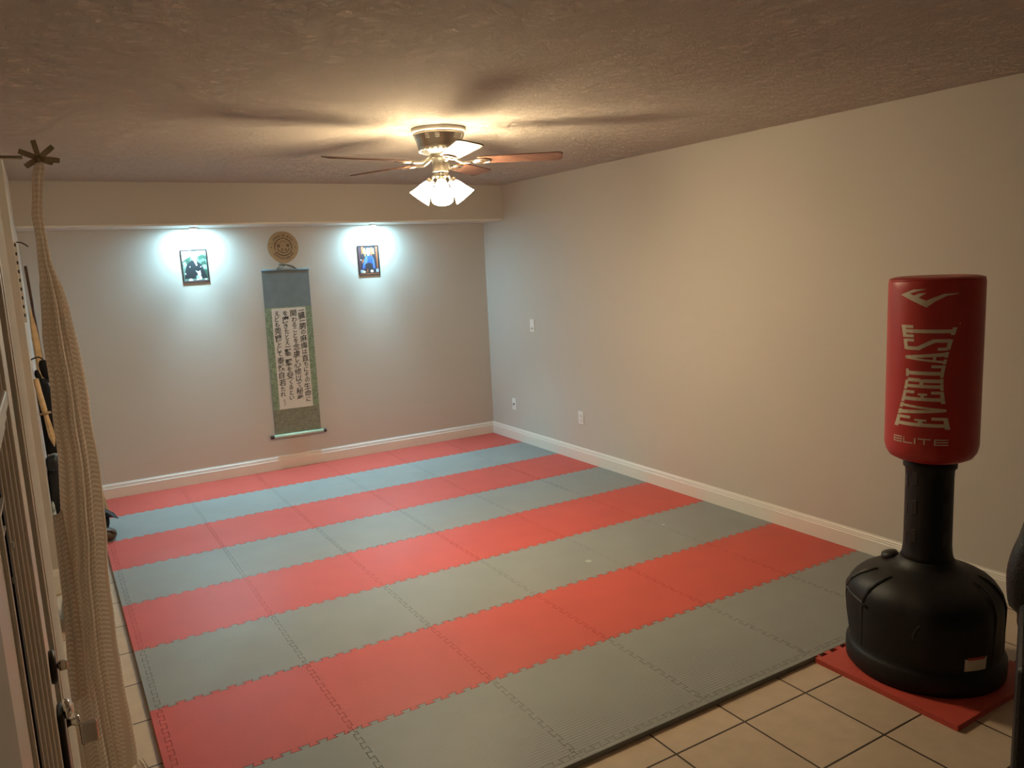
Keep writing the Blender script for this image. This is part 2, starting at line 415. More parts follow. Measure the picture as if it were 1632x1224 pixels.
for r in range(8):
    col = 'red' if r % 2 == 0 else 'grey'
    for c in range(6):
        x0, x1, y1, y0 = XS[c], XS[c+1], YS[r], YS[r+1]
        poly = inset(cell_poly(x0, x1, y0, y1, True, c < 5, r > 0, True), GAP + random.uniform(0, .0009))
        cx, cy = (x0+x1)/2, (y0+y1)/2
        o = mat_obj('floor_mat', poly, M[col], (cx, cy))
        rowtxt = f"{ordr[r//2]} {col} stripe from the scroll wall"
        coltxt = 'mat touching switch wall' if c == 5 else ('mat at open left edge' if c == 0 else f"{ordr[5-c]} mat from switch wall")
        tag(o, f"{col} floor mat, {rowtxt}, {coltxt}", 'floor mat', f"{col} interlocking puzzle mats")
        if c == 0:
            pl = [Vector((-BW, y0)), *seam((x0, y0), (x0, y1), 0, 0), Vector((-BW, y1))]
            mat_obj('border_strip', inset(pl, GAP), M[col], (cx, cy), o)
        if r == 7:
            pl = [Vector((x0, y0-BW)), Vector((x1, y0-BW)), *reversed(seam((x0, y0), (x1, y0), 0, 0))]
            mat_obj('border_strip', inset(pl, GAP), M[col], (cx, cy), o)
# loose mat under the punching bag
bx0, by1 = 2.437, -8*S-BW-.011
poly = inset(cell_poly(bx0, bx0+S, by1-S, by1, False, True, True, False), GAP)
P2 = []
for p in poly: P2.append(p)
o = mat_obj('floor_mat', poly, M['red'], (bx0+S/2, by1-S/2))
tag(o, 'single red puzzle mat under the standing punching bag', 'floor mat', 'red interlocking puzzle mats')

# ---------------------------------------------------------------- ceiling fan
FX, FYY = 1.72, -3.06
fan = tag(empty('ceiling_fan', (FX, FYY, HZ)), 'flush ceiling fan with brown blades and four lit glass shades', 'ceiling fan')
z = lambda w: w-HZ
b = MB(); b.lathe([(0, z(2.476)), (.146, z(2.476)), (.146, z(2.458)), (.140, z(2.452)), (0, z(2.452))], 64); b.build('mounting_plate', M['plate'], fan)
b = MB(); b.lathe([(.120, z(2.453)), (.137, z(2.450)), (.136, z(2.438)), (.122, z(2.41)), (.116, z(2.385)), (.113, z(2.372)), (.10, z(2.358)), (.085, z(2.345)), (0, z(2.343))], 64); mh = b.build('motor_housing', M['nickel'], fan)
for k in range(15):
    a = 2*PI*k/15; mt = Matrix.Rotation(a, 4, 'Z')
    if k % 3 != 2:
        for q in range(3):
            b = MB(); b.box(.121, .1352-.0045*q, -.011, .011, z(2.434-.009*q), z(2.439-.009*q), 0, mt); b.build('vent_slot', M['plate'], mh)
for k in range(24):
    mt = Matrix.Rotation(2*PI*k/24, 4, 'Z') @ Matrix.Translation((.104, 0, z(2.362))) @ Matrix.Rotation(math.radians(38), 4, 'Y')
    b = MB(); b.box(-.008, .010, -.005, .005, -.002, .004, 0, mt); b.build('lower_vent', M['plate'], mh)
b = MB(); b.lathe([(0, z(2.345)), (.052, z(2.345)), (.05, z(2.32)), (.043, z(2.312)), (.043, z(2.262)), (.046, z(2.258)), (.046, z(2.25)), (.03, z(2.245)), (0, z(2.245))], 48); b.build('switch_housing', M['nickel'], fan)
imgright = math.radians(-26.3)
BZ = 2.305
blade_pts = []
for k in range(5):
    a = imgright + math.radians(-5 + 72*k)
    rot = Matrix.Rotation(a, 4, 'Z') @ Matrix.Translation((0, 0, z(BZ))) @ Matrix.Rotation(math.radians(-11), 4, 'X')
    out = []
    # outline in blade plane: x along the radius
    x0, x1, w0, w1 = .20, .66, .052, .066
    up = [(x0, w0*.8), (x0+.015, w0)] + [(x0+(x1-x0)*t, w0+(w1-w0)*t) for t in (.3, .6, .88)]
    arc = [(x1-.03+.03*math.sin(t), w1-.03+.03*math.cos(t)) for t in [PI/2*i/5 for i in range(6)]]
    top = up + arc
    full = top + [(x, -y) for x, y in reversed(top)]
    b = MB(); b.prism(list(reversed(full)), -.003, .003, 0, rot)
    bl = b.build('blade', M['blade'], fan, bevel=.0015)
    b = MB()
    pts = [(.055, 0, .022), (.09, 0, .004), (.12, 0, -.010), (.15, 0, -.010), (.18, 0, -.006)]
    R3 = Matrix.Rotation(a, 4, 'Z') @ Matrix.Translation((0, 0, z(BZ)))
    b.tube([R3 @ Vector(p) for p in pts], .007, 10)
    for sgn in (-1, 1):
        b.tube([rot @ Vector(p) for p in [(.175, 0, -.007), (.20, .026*sgn, -.008), (.235, .034*sgn, -.007), (.262, .02*sgn, -.007), (.27, 0, -.007)]], .0055, 8)
    b.tube([rot @ Vector(p) for p in [(.175, 0, -.007), (.27, 0, -.007)]], .005, 8)
    b.build('blade_iron', M['nickel'], bl)
b = MB(); b.lathe([(0, z(2.247)), (.030, z(2.245)), (.040, z(2.236)), (.036, z(2.222)), (.014, z(2.208)), (.010, z(2.165)), (.006, z(2.155)), (0, z(2.153))], 40); b.build('light_fitter', M['nickel'], fan)
for k in range(4):
    a = imgright + PI/2*k
    d = Vector((math.cos(a), math.sin(a), 0)); tilt = math.radians(37)
    ax = d*math.sin(tilt) + Vector((0, 0, -math.cos(tilt)))
    o_ = d*.054 + Vector((0, 0, z(2.208)))
    yv = Vector((0, 0, 1)).cross(d); xv = yv.cross(ax)
    F4 = frame(o_, xv, yv, ax)
    b = MB(); b.lathe([(.0, -.004), (.020, -.004), (.023, .004), (.023, .016), (.018, .020), (0, .020)], 24, F4); b.tube([d*.03+Vector((0, 0, z(2.232))), d*.042+Vector((0, 0, z(2.228))), o_], .006, 8); b.build('socket_cup', M['nickel'], fan)
    prof = [(.018, .012), (.023, .020), (.030, .034), (.037, .054), (.044, .078), (.053, .102), (.0605, .118)]
    prof2 = prof + [(.0585, .118)] + [(r-.003, zz) for r, zz in reversed(prof[:-1])]
    b = MB(); b.lathe(prof2, 40, F4, cap=False); sh = b.build('lamp_shade', M['shade'], fan)
    b = MB(); b.lathe([(0, .02), (.012, .022), (.014, .04), (.026, .058), (.029, .074), (.022, .09), (.010, .098), (0, .1)], 24, F4); b.build('light_bulb', M['bulb'], sh)
for (px, py, l) in [(.043, .012, .11), (-.02, -.04, .09)]:
    b = MB(); b.tube([(px, py, z(2.262)), (px*1.05, py*1.05, z(2.262-l*.3))], .0016, 6); b.build('pull_chain', M['nickel'], fan)

# ---------------------------------------------------------------- puck lights
for (x, y, lab) in [(.914, -.13, 'small round white spotlight under the soffit above the black-robed portrait'), (2.450, -.13, 'small round white spotlight under the soffit above the blue-robed portrait')]:
    p = tag(empty('spotlight', (x, y, SZ+.001)), lab, 'light', 'spotlights under the soffit')
    b = MB(); b.lathe([(0, .0152), (.030, .0152), (.030, 0), (.036, 0), (.036, -.008), (.032, -.016), (.027, -.016), (.027, -.010), (0, -.010)], 40); b.build('housing', M['plate'], p)
    b = MB(); b.lathe([(0, -.0105), (.0265, -.0105), (.0265, -.014), (.02, -.018), (0, -.019)], 32); b.build('lens', M['puck'], p)
    ld = bpy.data.lights.new('led_beam', 'SPOT'); ld.energy = 190; ld.color = (.46, .82, .98); ld.spot_size = math.radians(84); ld.spot_blend = 1; ld.shadow_soft_size = .024
    lo = bpy.data.objects.new('led_beam', ld); COL.objects.link(lo); lo.location = (x, y, SZ-.022); lo.rotation_euler = (math.radians(-24), 0, 0)

# ---------------------------------------------------------------- wall plates
def wplate(name, y, zc, lab, cat):
    p = tag(empty(name, (RX, y, zc)), lab, cat)
    b = MB(); b.box(-.006, 0, -.036, .036, -.058, .058); b.build('plate', M['plate'], p, bevel=.003)
    return p
p = wplate('light_switch', -.856, 1.165, 'white switch plate with round dimmer knob, high on right wall near the corner', 'switch')
b = MB(); b.lathe([(.012, 0), (.012, .012), (.010, .014), (0, .014)], 24, frame(Vector((-.006, 0, -.022)), Vector((0, 1, 0)), Vector((0, 0, 1)), Vector((-1, 0, 0)))); b.build('dimmer_knob', M['plate'], p)
p = wplate('cable_socket', -.463, .376, 'white wall plate with one dark round jack, nearest the back corner', 'socket')
b = MB(); b.lathe([(.009, 0), (.009, .002), (.006, .009), (0, .009)], 20, frame(Vector((-.006, 0, 0)), Vector((0, 1, 0)), Vector((0, 0, 1)), Vector((-1, 0, 0)))); b.build('jack', M['bronze'], p)
p = wplate('power_outlet', -1.577, .401, 'white duplex power outlet low on right wall, furthest from corner', 'outlet')
for s_ in (-1, 1):
    b = MB(); b.lathe([(.0165, 0), (.0165, .002), (.015, .003), (0, .003)], 24, frame(Vector((-.006, 0, .02*s_)), Vector((0, 1, 0)), Vector((0, 0, 1)), Vector((-1, 0, 0))))
    rcp = b.build('receptacle', M['plate'], p)
    for q in (-1, 0, 1):
        b = MB()
        if q: b.box(-.0097, -.009, q*.006-.001, q*.006+.001, .02*s_-.002, .02*s_+.007)
        else: b.box(-.0097, -.009, -.002, .002, .02*s_-.009, .02*s_-.005)
        b.build('slot', M['bronze'], rcp)

# ---------------------------------------------------------------- framed portraits
def poly_layers(name, layers, mats, parent, d0=.0):
    b = MB(); lay = 0
    for mi, pts in layers:
        n = len(pts); y = -d0 - lay*.00008; lay += 1
        b.add([(x, y, zz) for x, zz in pts], [tuple(range(n))], mi)
    o = b.build(name, mats, parent, fix=False)
    for p_ in o.data.polygons:
        if p_.normal.y > 0: p_.flip()
    return o
def ell(cx, cz, rx, rz, n=20, a0=0): return [(cx+rx*math.cos(2*PI*i/n+a0), cz+rz*math.sin(2*PI*i/n+a0)) for i in range(n)]
def framed(x, zc, tilt, lab, fm, W_, H_, layers, mats):
    p = tag(empty('framed_picture', (x, BY-.001, zc)), lab, 'picture', 'framed portraits on the back wall')
    p.rotation_euler = (math.radians(.4), math.radians(tilt), 0)
    t = .009; b = MB()
    b.box(-W_/2, W_/2, -.0065, .000, H_/2-t, H_/2); b.box(-W_/2, W_/2, -.0065, .000, -H_/2, -H_/2+t)
    b.box(-W_/2, -W_/2+t, -.0065, .000, -H_/2+t, H_/2-t); b.box(W_/2-t, W_/2, -.0065, .000, -H_/2+t, H_/2-t)
    b.box(-W_/2+t, W_/2-t, -.0035, -.001, -H_/2+t, H_/2-t)
    b.build('frame', fm, p, bevel=.0012)
    w, h = W_-2*t, H_-2*t
    L2 = [(mi, [((u-.5)*w, (v-.5)*h) for u, v in pts]) for mi, pts in layers]
    poly_layers('photo_print', L2, mats, p, .0037)
    return p
R_ = [(0, 0), (1, 0), (1, 1), (0, 1)]
blk, navy = flat('print_black', (.02, .022, .026)), flat('print_blue', (.035, .07, .24))
grn, dgr, lgr = flat('print_green', (.13, .22, .17)), flat('print_dark_green', (.035, .075, .05)), flat('print_pale_green', (.3, .44, .36))
wht, skin = flat('print_white', (.75, .76, .74)), flat('print_skin', (.62, .5, .36))
mar, yel, org, dkb, gry = flat('print_maroon', (.1, .03, .04)), flat('print_gold', (.55, .36, .08)), flat('print_rust', (.28, .08, .03)), flat('print_umber', (.035, .025, .03)), flat('print_grey', (.3, .34, .4))
lb = flat('print_light_blue', (.09, .15, .4))
mats1 = [grn, dgr, lgr, blk, wht, skin, mar]
lay1 = [(0, R_), (4, [(0, 1), (.42, 1), (.36, .84), (.18, .76), (0, .66)]), (1, [(0, .66), (.2, .76), (.36, .80), (.3, .62), (.1, .5), (0, .5)]), (2, [(0, .62), (.12, .66), (.2, .52), (.05, .45)]),
        (2, [(.62, 1), (1, 1), (1, .86), (.8, .88), (.64, .8)]), (1, [(.66, .8), (.86, .86), (1, .8), (1, .7), (.85, .74), (.7, .68)]), (1, [(.78, .62), (.95, .66), (1, .55), (.9, .46), (.75, .5)]), (2, [(.8, .52), (.95, .54), (1, .42), (.85, .4)]), (1, [(.84, .38), (1, .36), (1, .1), (.9, .1)]),
        (3, [(.02, .1), (.08, .36), (.16, .54), (.26, .62), (.40, .70), (.50, .66), (.62, .64), (.76, .56), (.84, .42), (.93, .2), (.97, .1)]),
        (4, [(.46, .68), (.58, .66), (.60, .52), (.56, .5)]), (5, ell(.5, .8, .115, .135)), (4, ell(.5, .86, .125, .1)), (4, [(.40, .74), (.6, .74), (.56, .66), (.48, .66)]),
        (3, ell(.46, .80, .014, .008, 8)), (3, ell(.55, .80, .014, .008, 8)), (3, ell(.505, .735, .03, .006, 8)),
        (4, ell(.29, .48, .022, .022, 10)), (4, ell(.74, .47, .024, .024, 10)), (4, ell(.08, .26, .022, .03, 10)),
        (4, [(.50, .36), (.62, .32), (.70, .36), (.72, .22), (.62, .14), (.52, .1), (.50, .04), (.74, .06), (.74, .13), (.66, .15)]), (2, [(.5, .18), (.6, .18), (.66, .1), (.52, .08)]),
        (4, [(.18, .03), (.2, .09), (.28, .11), (.36, .06), (.36, .03)]), (4, [(.84, .04), (.88, .09), (.94, .08), (.95, .04)]), (6, [(0, 0), (1, 0), (1, .03), (0, .03)])]
framed(.914, 1.845, -.6, 'framed portrait of a seated person in black robe, white haired, outdoor greenery', flat('frame_dark', (.03, .022, .022)), .205, .270, lay1, mats1)
mats2 = [dkb, yel, org, navy, skin, wht, gry, lb, mar]
lay2 = [(0, R_), (2, [(.14, 1), (.26, 1), (.26, .4), (.14, .4)]), (1, [(.22, .9), (.34, .95), (.36, .66), (.24, .62)]), (1, [(.68, .95), (.8, .9), (.8, .72), (.68, .72)]), (2, [(.6, .95), (.68, .95), (.68, .6), (.6, .6)]), (2, [(.88, 1), (.97, 1), (.97, .2), (.9, .2)]), (8, [(.0, .1), (.06, .1), (.06, 1), (0, 1)]),
        (0, [(.2, .75), (.3, .72), (.28, .56), (.1, .5), (.1, .7)]), (3, [(.12, .18), (.2, .42), (.32, .62), (.44, .68), (.56, .70), (.7, .64), (.78, .5), (.82, .2), (.72, .16), (.6, .3), (.4, .3), (.28, .2)]),
        (7, [(.32, .62), (.44, .68), (.42, .42), (.28, .34), (.18, .2), (.22, .42)]), (7, [(.70, .62), (.76, .5), (.8, .22), (.72, .2), (.7, .45)]),
        (0, [(.3, .36), (.44, .42), (.66, .38), (.7, .14), (.3, .12)]), (4, ell(.49, .82, .11, .15)), (0, [(.39, .9), (.48, 1), (.6, .94), (.62, .84), (.56, .93), (.46, .94)]), (4, [(.44, .72), (.54, .72), (.52, .66), (.46, .66)]),
        (0, ell(.45, .84, .014, .008, 8)), (0, ell(.53, .84, .014, .008, 8)), (2, ell(.49, .755, .028, .007, 8)),
        (4, [(.54, .12), (.62, .16), (.7, .13), (.7, .06), (.56, .06)]), (4, [(.1, .1), (.2, .15), (.3, .1), (.28, .05), (.1, .05)]), (6, [(.04, .06), (.04, .16), (.16, .16), (.18, .06)]), (6, [(.84, .06), (.84, .18), (.98, .18), (.98, .06)]), (5, ell(.09, .52, .03, .02, 8)), (2, [(.36, .06), (.42, .06), (.44, .18), (.38, .18)]), (2, [(0, 0), (1, 0), (1, .03), (0, .03)])]
framed(2.427, 1.833, -.3, 'framed portrait of a person in blue robe, warm indoor background', flat('frame_black', (.02, .018, .02)), .205, .270, lay2, mats2)

# ---------------------------------------------------------------- text helper (built-in font)
def glyph_mesh(ch, bold=0.0):
    cu = bpy.data.curves.new('t', 'FONT'); cu.body = ch; cu.size = 1; cu.align_x = 'CENTER'; cu.offset = bold; cu.resolution_u = 3
    ob = bpy.data.objects.new('t', cu); COL.objects.link(ob)
    bpy.context.view_layer.update()
    dg = bpy.context.evaluated_depsgraph_get(); me = bpy.data.meshes.new_from_object(ob.evaluated_get(dg))
    vs = [v.co.copy() for v in me.vertices]; fs = [tuple(p.vertices) for p in me.polygons]
    bpy.data.objects.remove(ob); bpy.data.curves.remove(cu); bpy.data.meshes.remove(me)
    return vs, fs

# ---------------------------------------------------------------- wooden roundel
pl = tag(empty('wooden_plaque', (1.650, BY, 1.977)), 'round tan wooden plaque with burnt emblem, above the hanging scroll', 'plaque')
out = []
for i in range(64):
    a = 2*PI*i/64 - PI/2; r = .134
    d = abs(((a+PI/2+PI) % (2*PI))-PI)
    if d < .5: r = .134 + .006*(1-d/.5) 
    out.append((r*math.cos(a), r*math.sin(a)))
toY = Matrix(((1, 0, 0, 0), (0, 0, -1, 0), (0, 1, 0, 0), (0, 0, 0, 1)))   # (x,y,z)->(x,-z,y)
b = MB(); b.prism(out, .001, .014, 0, toY); b.build('disc', M['plaque'], pl, bevel=.003)
b = MB()
def arcband(r0, r1, a0, a1, n=24):
    n = max(4, int(n)); vs = []; fs = []
    for i in range(n+1):
        a = math.radians(a0+(a1-a0)*i/n)
        vs += [(r0*math.cos(a), -.0146, r0*math.sin(a)), (r1*math.cos(a), -.0146, r1*math.sin(a))]
    for i in range(n): fs.append((2*i, 2*i+1, 2*i+3, 2*i+2))
    b.add(vs, fs)
for a0, a1 in [(-15, 78), (102, 195), (222, 318)]: arcband(.070, .077, a0, a1)
arcband(.050, .0535, 55, 125, 14); arcband(.048, .053, 190, 350, 30)
def petals(cx, cz, s):
    for k in range(4):
        a = k*PI/2+.4; x, zz = cx+s*.5*math.cos(a), cz+s*.5*math.sin(a)
        b.add([(x+s*.36*math.cos(a+q), -.0146, zz+s*.36*math.sin(a+q)) for q in (0, 1.3, 2.9, 4.4, 5.3)], [(0, 1, 2, 3, 4)])
petals(0, .076, .011); petals(-.061, -.045, .012); petals(.064, -.042, .012)
for cx, cz in [(-.04, .010), (.041, .012)]:
    for q in (-1, 0, 1): b.add([(cx-.012, -.0146, cz+q*.009-.003), (cx+.012, -.0146, cz+q*.009-.002), (cx+.012, -.0146, cz+q*.009+.002), (cx-.012, -.0146, cz+q*.009+.003)], [(0, 1, 2, 3)])
    for q in (-1, 1): b.add([(cx+q*.008-.002, -.0147, cz-.013), (cx+q*.008+.002, -.0147, cz-.013), (cx+q*.008+.002, -.0147, cz+.013), (cx+q*.008-.002, -.0147, cz+.013)], [(0, 1, 2, 3)])
for (x0, z0, x1, z1) in [(-.022, -.018, -.006, -.012), (-.006, -.012, -.008, -.026), (-.008, -.026, -.020, -.032), (-.02, -.034, -.004, -.034), (.020, -.010, .022, -.034), (.012, -.018, .016, -.028), (.028, -.018, .026, -.026)]:
    d = Vector((x1-x0, 0, z1-z0)).normalized(); n = Vector((-d.z, 0, d.x))*.0022
    b.add([(x0+n.x, -.0146, z0+n.z), (x1+n.x, -.0146, z1+n.z), (x1-n.x, -.0146, z1-n.z), (x0-n.x, -.0146, z0-n.z)], [(0, 1, 2, 3)])
for sx in (-1, 1): b.add([(sx*.104+.005*math.cos(q), -.0146, -.002+.005*math.sin(q)) for q in [k*PI/4 for k in range(8)]], [tuple(range(8))])
def ringtext(txt, r, amid, span, size, flip):
    n = len(txt)
    for i, ch in enumerate(txt):
        if ch == ' ': continue
        t = (i/(n-1)-.5)*span; a = amid + (t if flip else -t)
        vs, fs = glyph_mesh(ch, .035)
        th = a-90 if not flip else a+90
        c, s = math.cos(math.radians(th)), math.sin(math.radians(th))
        ox, oz = r*math.cos(math.radians(a)), r*math.sin(math.radians(a))
        b.add([(ox+size*(v.x*c-(v.y-.35)*s), -.0146, oz+size*(v.x*s+(v.y-.35)*c)) for v in vs], fs)
ringtext('SHORIN-RYU', .099, 90, 104, .022, False)
ringtext('KENSHINKAN', .096, 270, 104, .021, True)
b.build('emblem', M['burn'], pl, fix=False)

# ---------------------------------------------------------------- hanging scroll
ZT = 1.784
sc = tag(empty('hanging_scroll', (1.651, BY, ZT)), 'tall hanging calligraphy scroll, grey top and green border, on the back wall', 'scroll')
sc.rotation_euler = (math.radians(-.55), math.radians(.55), 0)
def sheet(x0, x1, z0, z1, y0, y1, name, m, parent, nz=8):
    b = MB(); b.box(x0, x1, -y1, -y0, z0-ZT, z1-ZT); return b.build(name, m, parent)
W2 = .2045
sheet(-W2, W2, 1.458, 1.781, .006, .0085, 'top_cloth', M['greycloth'], sc)
sheet(-W2, W2, .556, 1.4575, .006, .0085, 'border_cloth', M['brocade'], sc)
sheet(-W2, W2, .336, .5555, .006, .0085, 'lower_cloth', M['olive'], sc)
pp = sheet(-.149, .149, .558, 1.450, .0085, .0092, 'paper', M['paper'], sc)
b = MB(); b.tube([(-W2-.004, -.009, -.002), (W2+.004, -.009, -.002)], .008, 16); b.build('top_rod', M['greycloth'], sc)
b = MB(); b.tube([(-.224, -.016, .322-ZT), (.224, -.016, .322-ZT)], .016, 24); ro = b.build('bottom_roller', M['roller'], sc)
for s_ in (-1, 1):
    b = MB(); b.lathe([(0, 0), (.0165, 0), (.015, .006), (.0155, .014), (.018, .024), (.016, .028), (0, .029)], 24, frame(Vector((.222*s_, -.016, .322-ZT)), Vector((0, 1, 0)), Vector((0, 0, 1)), Vector((s_, 0, 0)))); b.build('roller_knob', M['knob'], ro)
b = MB()
b.tube([(-.075, -.012, .003), (-.05, -.014, .026), (-.02, -.012, .042), (.0, -.010, .044), (.03, -.012, .03), (.07, -.014, .014), (.10, -.012, .003)], .0036, 8)
b.tube([(-.07, -.015, .004), (-.03, -.017, .016), (.0, -.016, .034), (-.03, -.014, .05), (-.055, -.012, .044), (-.03, -.013, .034), (.02, -.017, .040), (.06, -.016, .030), (.095, -.015, .006)], .0034, 8)
b.build('cord', M['cord'], sc)
cols = ['一臓一腑の麻痺は直ちにその生命に', '関わることを念慮し心修以て秘拳', 'を磨きたとえ一撃二撃を受くるとい', 'えども莞爾として泰然自若たれ']
zt = [1.436, 1.432, 1.428, 1.428]; zb = [.600, .612, .628, .668]; xc = [.112, .040, -.034, -.108]
b = MB()
for ci, txt in enumerate(cols):
    wts = [.55 if ch in '一' else (.62 if ch in 'し二' else (1.25 if ord(ch) > 0x4e00 else .92)) for ch in txt]
    tot = sum(wts); Hh = zt[ci]-zb[ci]; acc = 0
    for ch, w in zip(txt, wts):
        zc = zt[ci] - (acc+w/2)/tot*Hh; acc += w
        vs, fs = glyph_mesh(ch, .011 if ord(ch) > 0x4e00 else .016)
        if not vs: continue
        mx = (min(v.x for v in vs)+max(v.x for v in vs))/2; my = (min(v.y for v in vs)+max(v.y for v in vs))/2
        big = .064 if ord(ch) > 0x4e00 else .050
        if ch == '一': big = .054
        th = math.radians(random.uniform(-5, 6)); c, s = math.cos(th), math.sin(th); jx = random.uniform(-.003, .003)
        pts = []
        for v in vs:
            x, y = (v.x-mx)*big, (v.y-my)*big; y += x*.10
            pts.append((xc[ci]+jx+x*c-y*s, -.0095, zc-ZT+x*s+y*c))
        b.add(pts, fs)
b.build('calligraphy', M['inkblk'], pp, fix=False)
b = MB()
# small signature strokes under the last column
for k, (dx, dz, l) in enumerate([(-.006, 0, .02), (.0, -.012, .016), (-.004, -.024, .018), (.002, -.036, .012), (-.003, -.046, .016)]):
    x, zz = -.100+dx, .640+dz-ZT
    b.add([(x-l*.5, -.0095, zz), (x+l*.4, -.0095, zz+.003), (x+l*.5, -.0095, zz-.001), (x-l*.3, -.0095, zz-.004)], [(0, 1, 2, 3)])
b.build('signature', M['inkblk'], pp, fix=False)

# ---------------------------------------------------------------- free standing punching bag
BX, BYY = 2.772, -5.198
ang_cam = math.atan2(-6.982-BYY, -.217-BX)          # the printed face turns towards the doorway
bag = tag(empty('punching_bag', (BX, BYY, MT), ang_cam), 'red and black free-standing punching bag on a square red mat', 'punching bag')
# local +x is the printed front; image right is local +y
def lobes(a, zz):
    # three shallow moulded lobes in the base shoulder
    k = max(0, min(1, (zz-.10)/.12))*max(0, min(1, (.44-zz)/.10))
    c = math.cos(3*(a-.42))
    return 1 + .026*k*max(-1, min(1, 2.2*c))
b = MB()
b.lathe([(.20, 0), (.288, 0), (.298, .012), (.300, .035), (.299, .075), (.293, .088), (.286, .094), (.286, .12), (.291, .20), (.293, .27), (.291, .305), (.284, .33), (.270, .352), (.247, .374), (.218, .392), (.185, .406), (.150, .418), (.122, .431), (.106, .446), (.0995, .462), (.0, .462)], 120, fn=lobes)
bo = b.build('base', M['base'], bag)
# raised bands over the shoulder at the left of the printed face
def ribpath(a):
    return [((r-.005)*math.cos(a+da)*lobes(a+da, zz), (r-.005)*math.sin(a+da)*lobes(a+da, zz), zz) for r, zz, da in [(.286, .10, 0), (.291, .2, 0), (.293, .27, 0), (.290, .308, .02), (.272, .350, .06), (.247, .374, .10), (.218, .392, .15), (.190, .404, .2)]]
for a in (-1.42, -.92, .95, 1.35):
    b = MB(); b.tube(ribpath(a), .009, 10, radii=[.005, .007, .009, .012, .013, .012, .010, .006]); b.build('moulded_rib', M['base'], bo)
b = MB(); b.tube([(.288*lobes(q, .29)*math.cos(q), .288*lobes(q, .29)*math.sin(q), .292+.012*math.sin(3*q)) for q in [-2.0+.12*i for i in range(11)]], .009, 10); b.build('moulded_rib', M['base'], bo)
b = MB()
pts = []
for i in range(15):
    t = PI*i/14; a = .18+.30*math.cos(t); zz = .225+.085*math.sin(t)
    r = .291 if zz < .28 else .291-(zz-.28)*.5
    pts.append(((r-.003)*math.cos(a)*lobes(a, zz), (r-.003)*math.sin(a)*lobes(a, zz), zz))
b.tube(pts, .008, 8); b.build('grip_recess_rim', M['base'], bo)
b = MB(); b.lathe([(.028, 0), (.034, .004), (.036, .016), (.03, .028), (.0, .03)], 24, frame(Vector((-.06, -.135, .412)), Vector((1, 0, 0)), Vector((0, .97, .24)), Vector((0, -.24, .97)))); b.build('filler_cap', M['black'], bag)
b = MB(); 
for i in range(8):
    a0, a1 = .50+.04*i, .50+.04*(i+1)
    b.add([(.2885*lobes(a, zz)*math.cos(a), .2885*lobes(a, zz)*math.sin(a), zz) for a, zz in ((a0, .110), (a1, .110), (a1, .172), (a0, .172))], [(0, 1, 2, 3)], 0, True)
    if 0 < i < 7: b.add([(.2889*lobes(a, zz)*math.cos(a), .2889*lobes(a, zz)*math.sin(a), zz) for a, zz in ((a0, .155), (a1, .155), (a1, .166), (a0, .166))], [(0, 1, 2, 3)], 1, True)
b.build('warning_sticker', [M['sticker'], M['stickred']], bo)
b = MB()
b.lathe([(.100, .455), (.093, .480), (.089, .52), (.088, .80), (.090, .835), (.098, .842), (.098, .875), (.06, .876)], 64)
co = b.build('column', M['base'], bag)
for zc in (.56, .68, .80):
    for a in (-1.15, -.62, .75):
        b = MB(); vs = []
        for rr in (.0905, .086):
            for (da, dz) in [(-.13, -.035), (.13, -.02), (.13, .035), (-.13, .03)]:
                vs.append((rr*math.cos(a+da), rr*math.sin(a+da), zc+dz-(.02 if a < -.9 else 0)))
        b.add(vs, [(0, 1, 2, 3), (4, 7, 6, 5), (0, 4, 5, 1), (1, 5, 6, 2), (2, 6, 7, 3), (3, 7, 4, 0)])
        b.build('air_cell', M['black'], co, bevel=.002)
RB = .169
def dent(a, zz):
    k = 1
    for (a0, z0, d) in [(-1.05, 1.30, .012), (-1.1, 1.17, .010), (-1.0, 1.05, .006)]:
        k -= d*math.exp(-((a-2*PI if a > PI else a)-a0)**2/.05 - (zz-z0)**2/.0004)
    return k
prof = [(.09, .872), (.125, .878), (.150, .891), (.163, .912), (RB, .940)] + [(RB, .94+(1.575-.94)*i/40) for i in range(1, 41)] + [(.1675, 1.583), (.163, 1.591), (.155, 1.596), (.142, 1.599), (.1, 1.6), (0, 1.6)]
b = MB(); b.lathe(prof, 128, fn=dent); sk = b.build('striking_pad', M['bag'], bag)
b = MB(); b.tube([(.163*math.cos(2*PI*i/64), .163*math.sin(2*PI*i/64), 1.5895) for i in range(64)], .004, 8, closed=True); b.build('top_seam', M['bag'], sk)
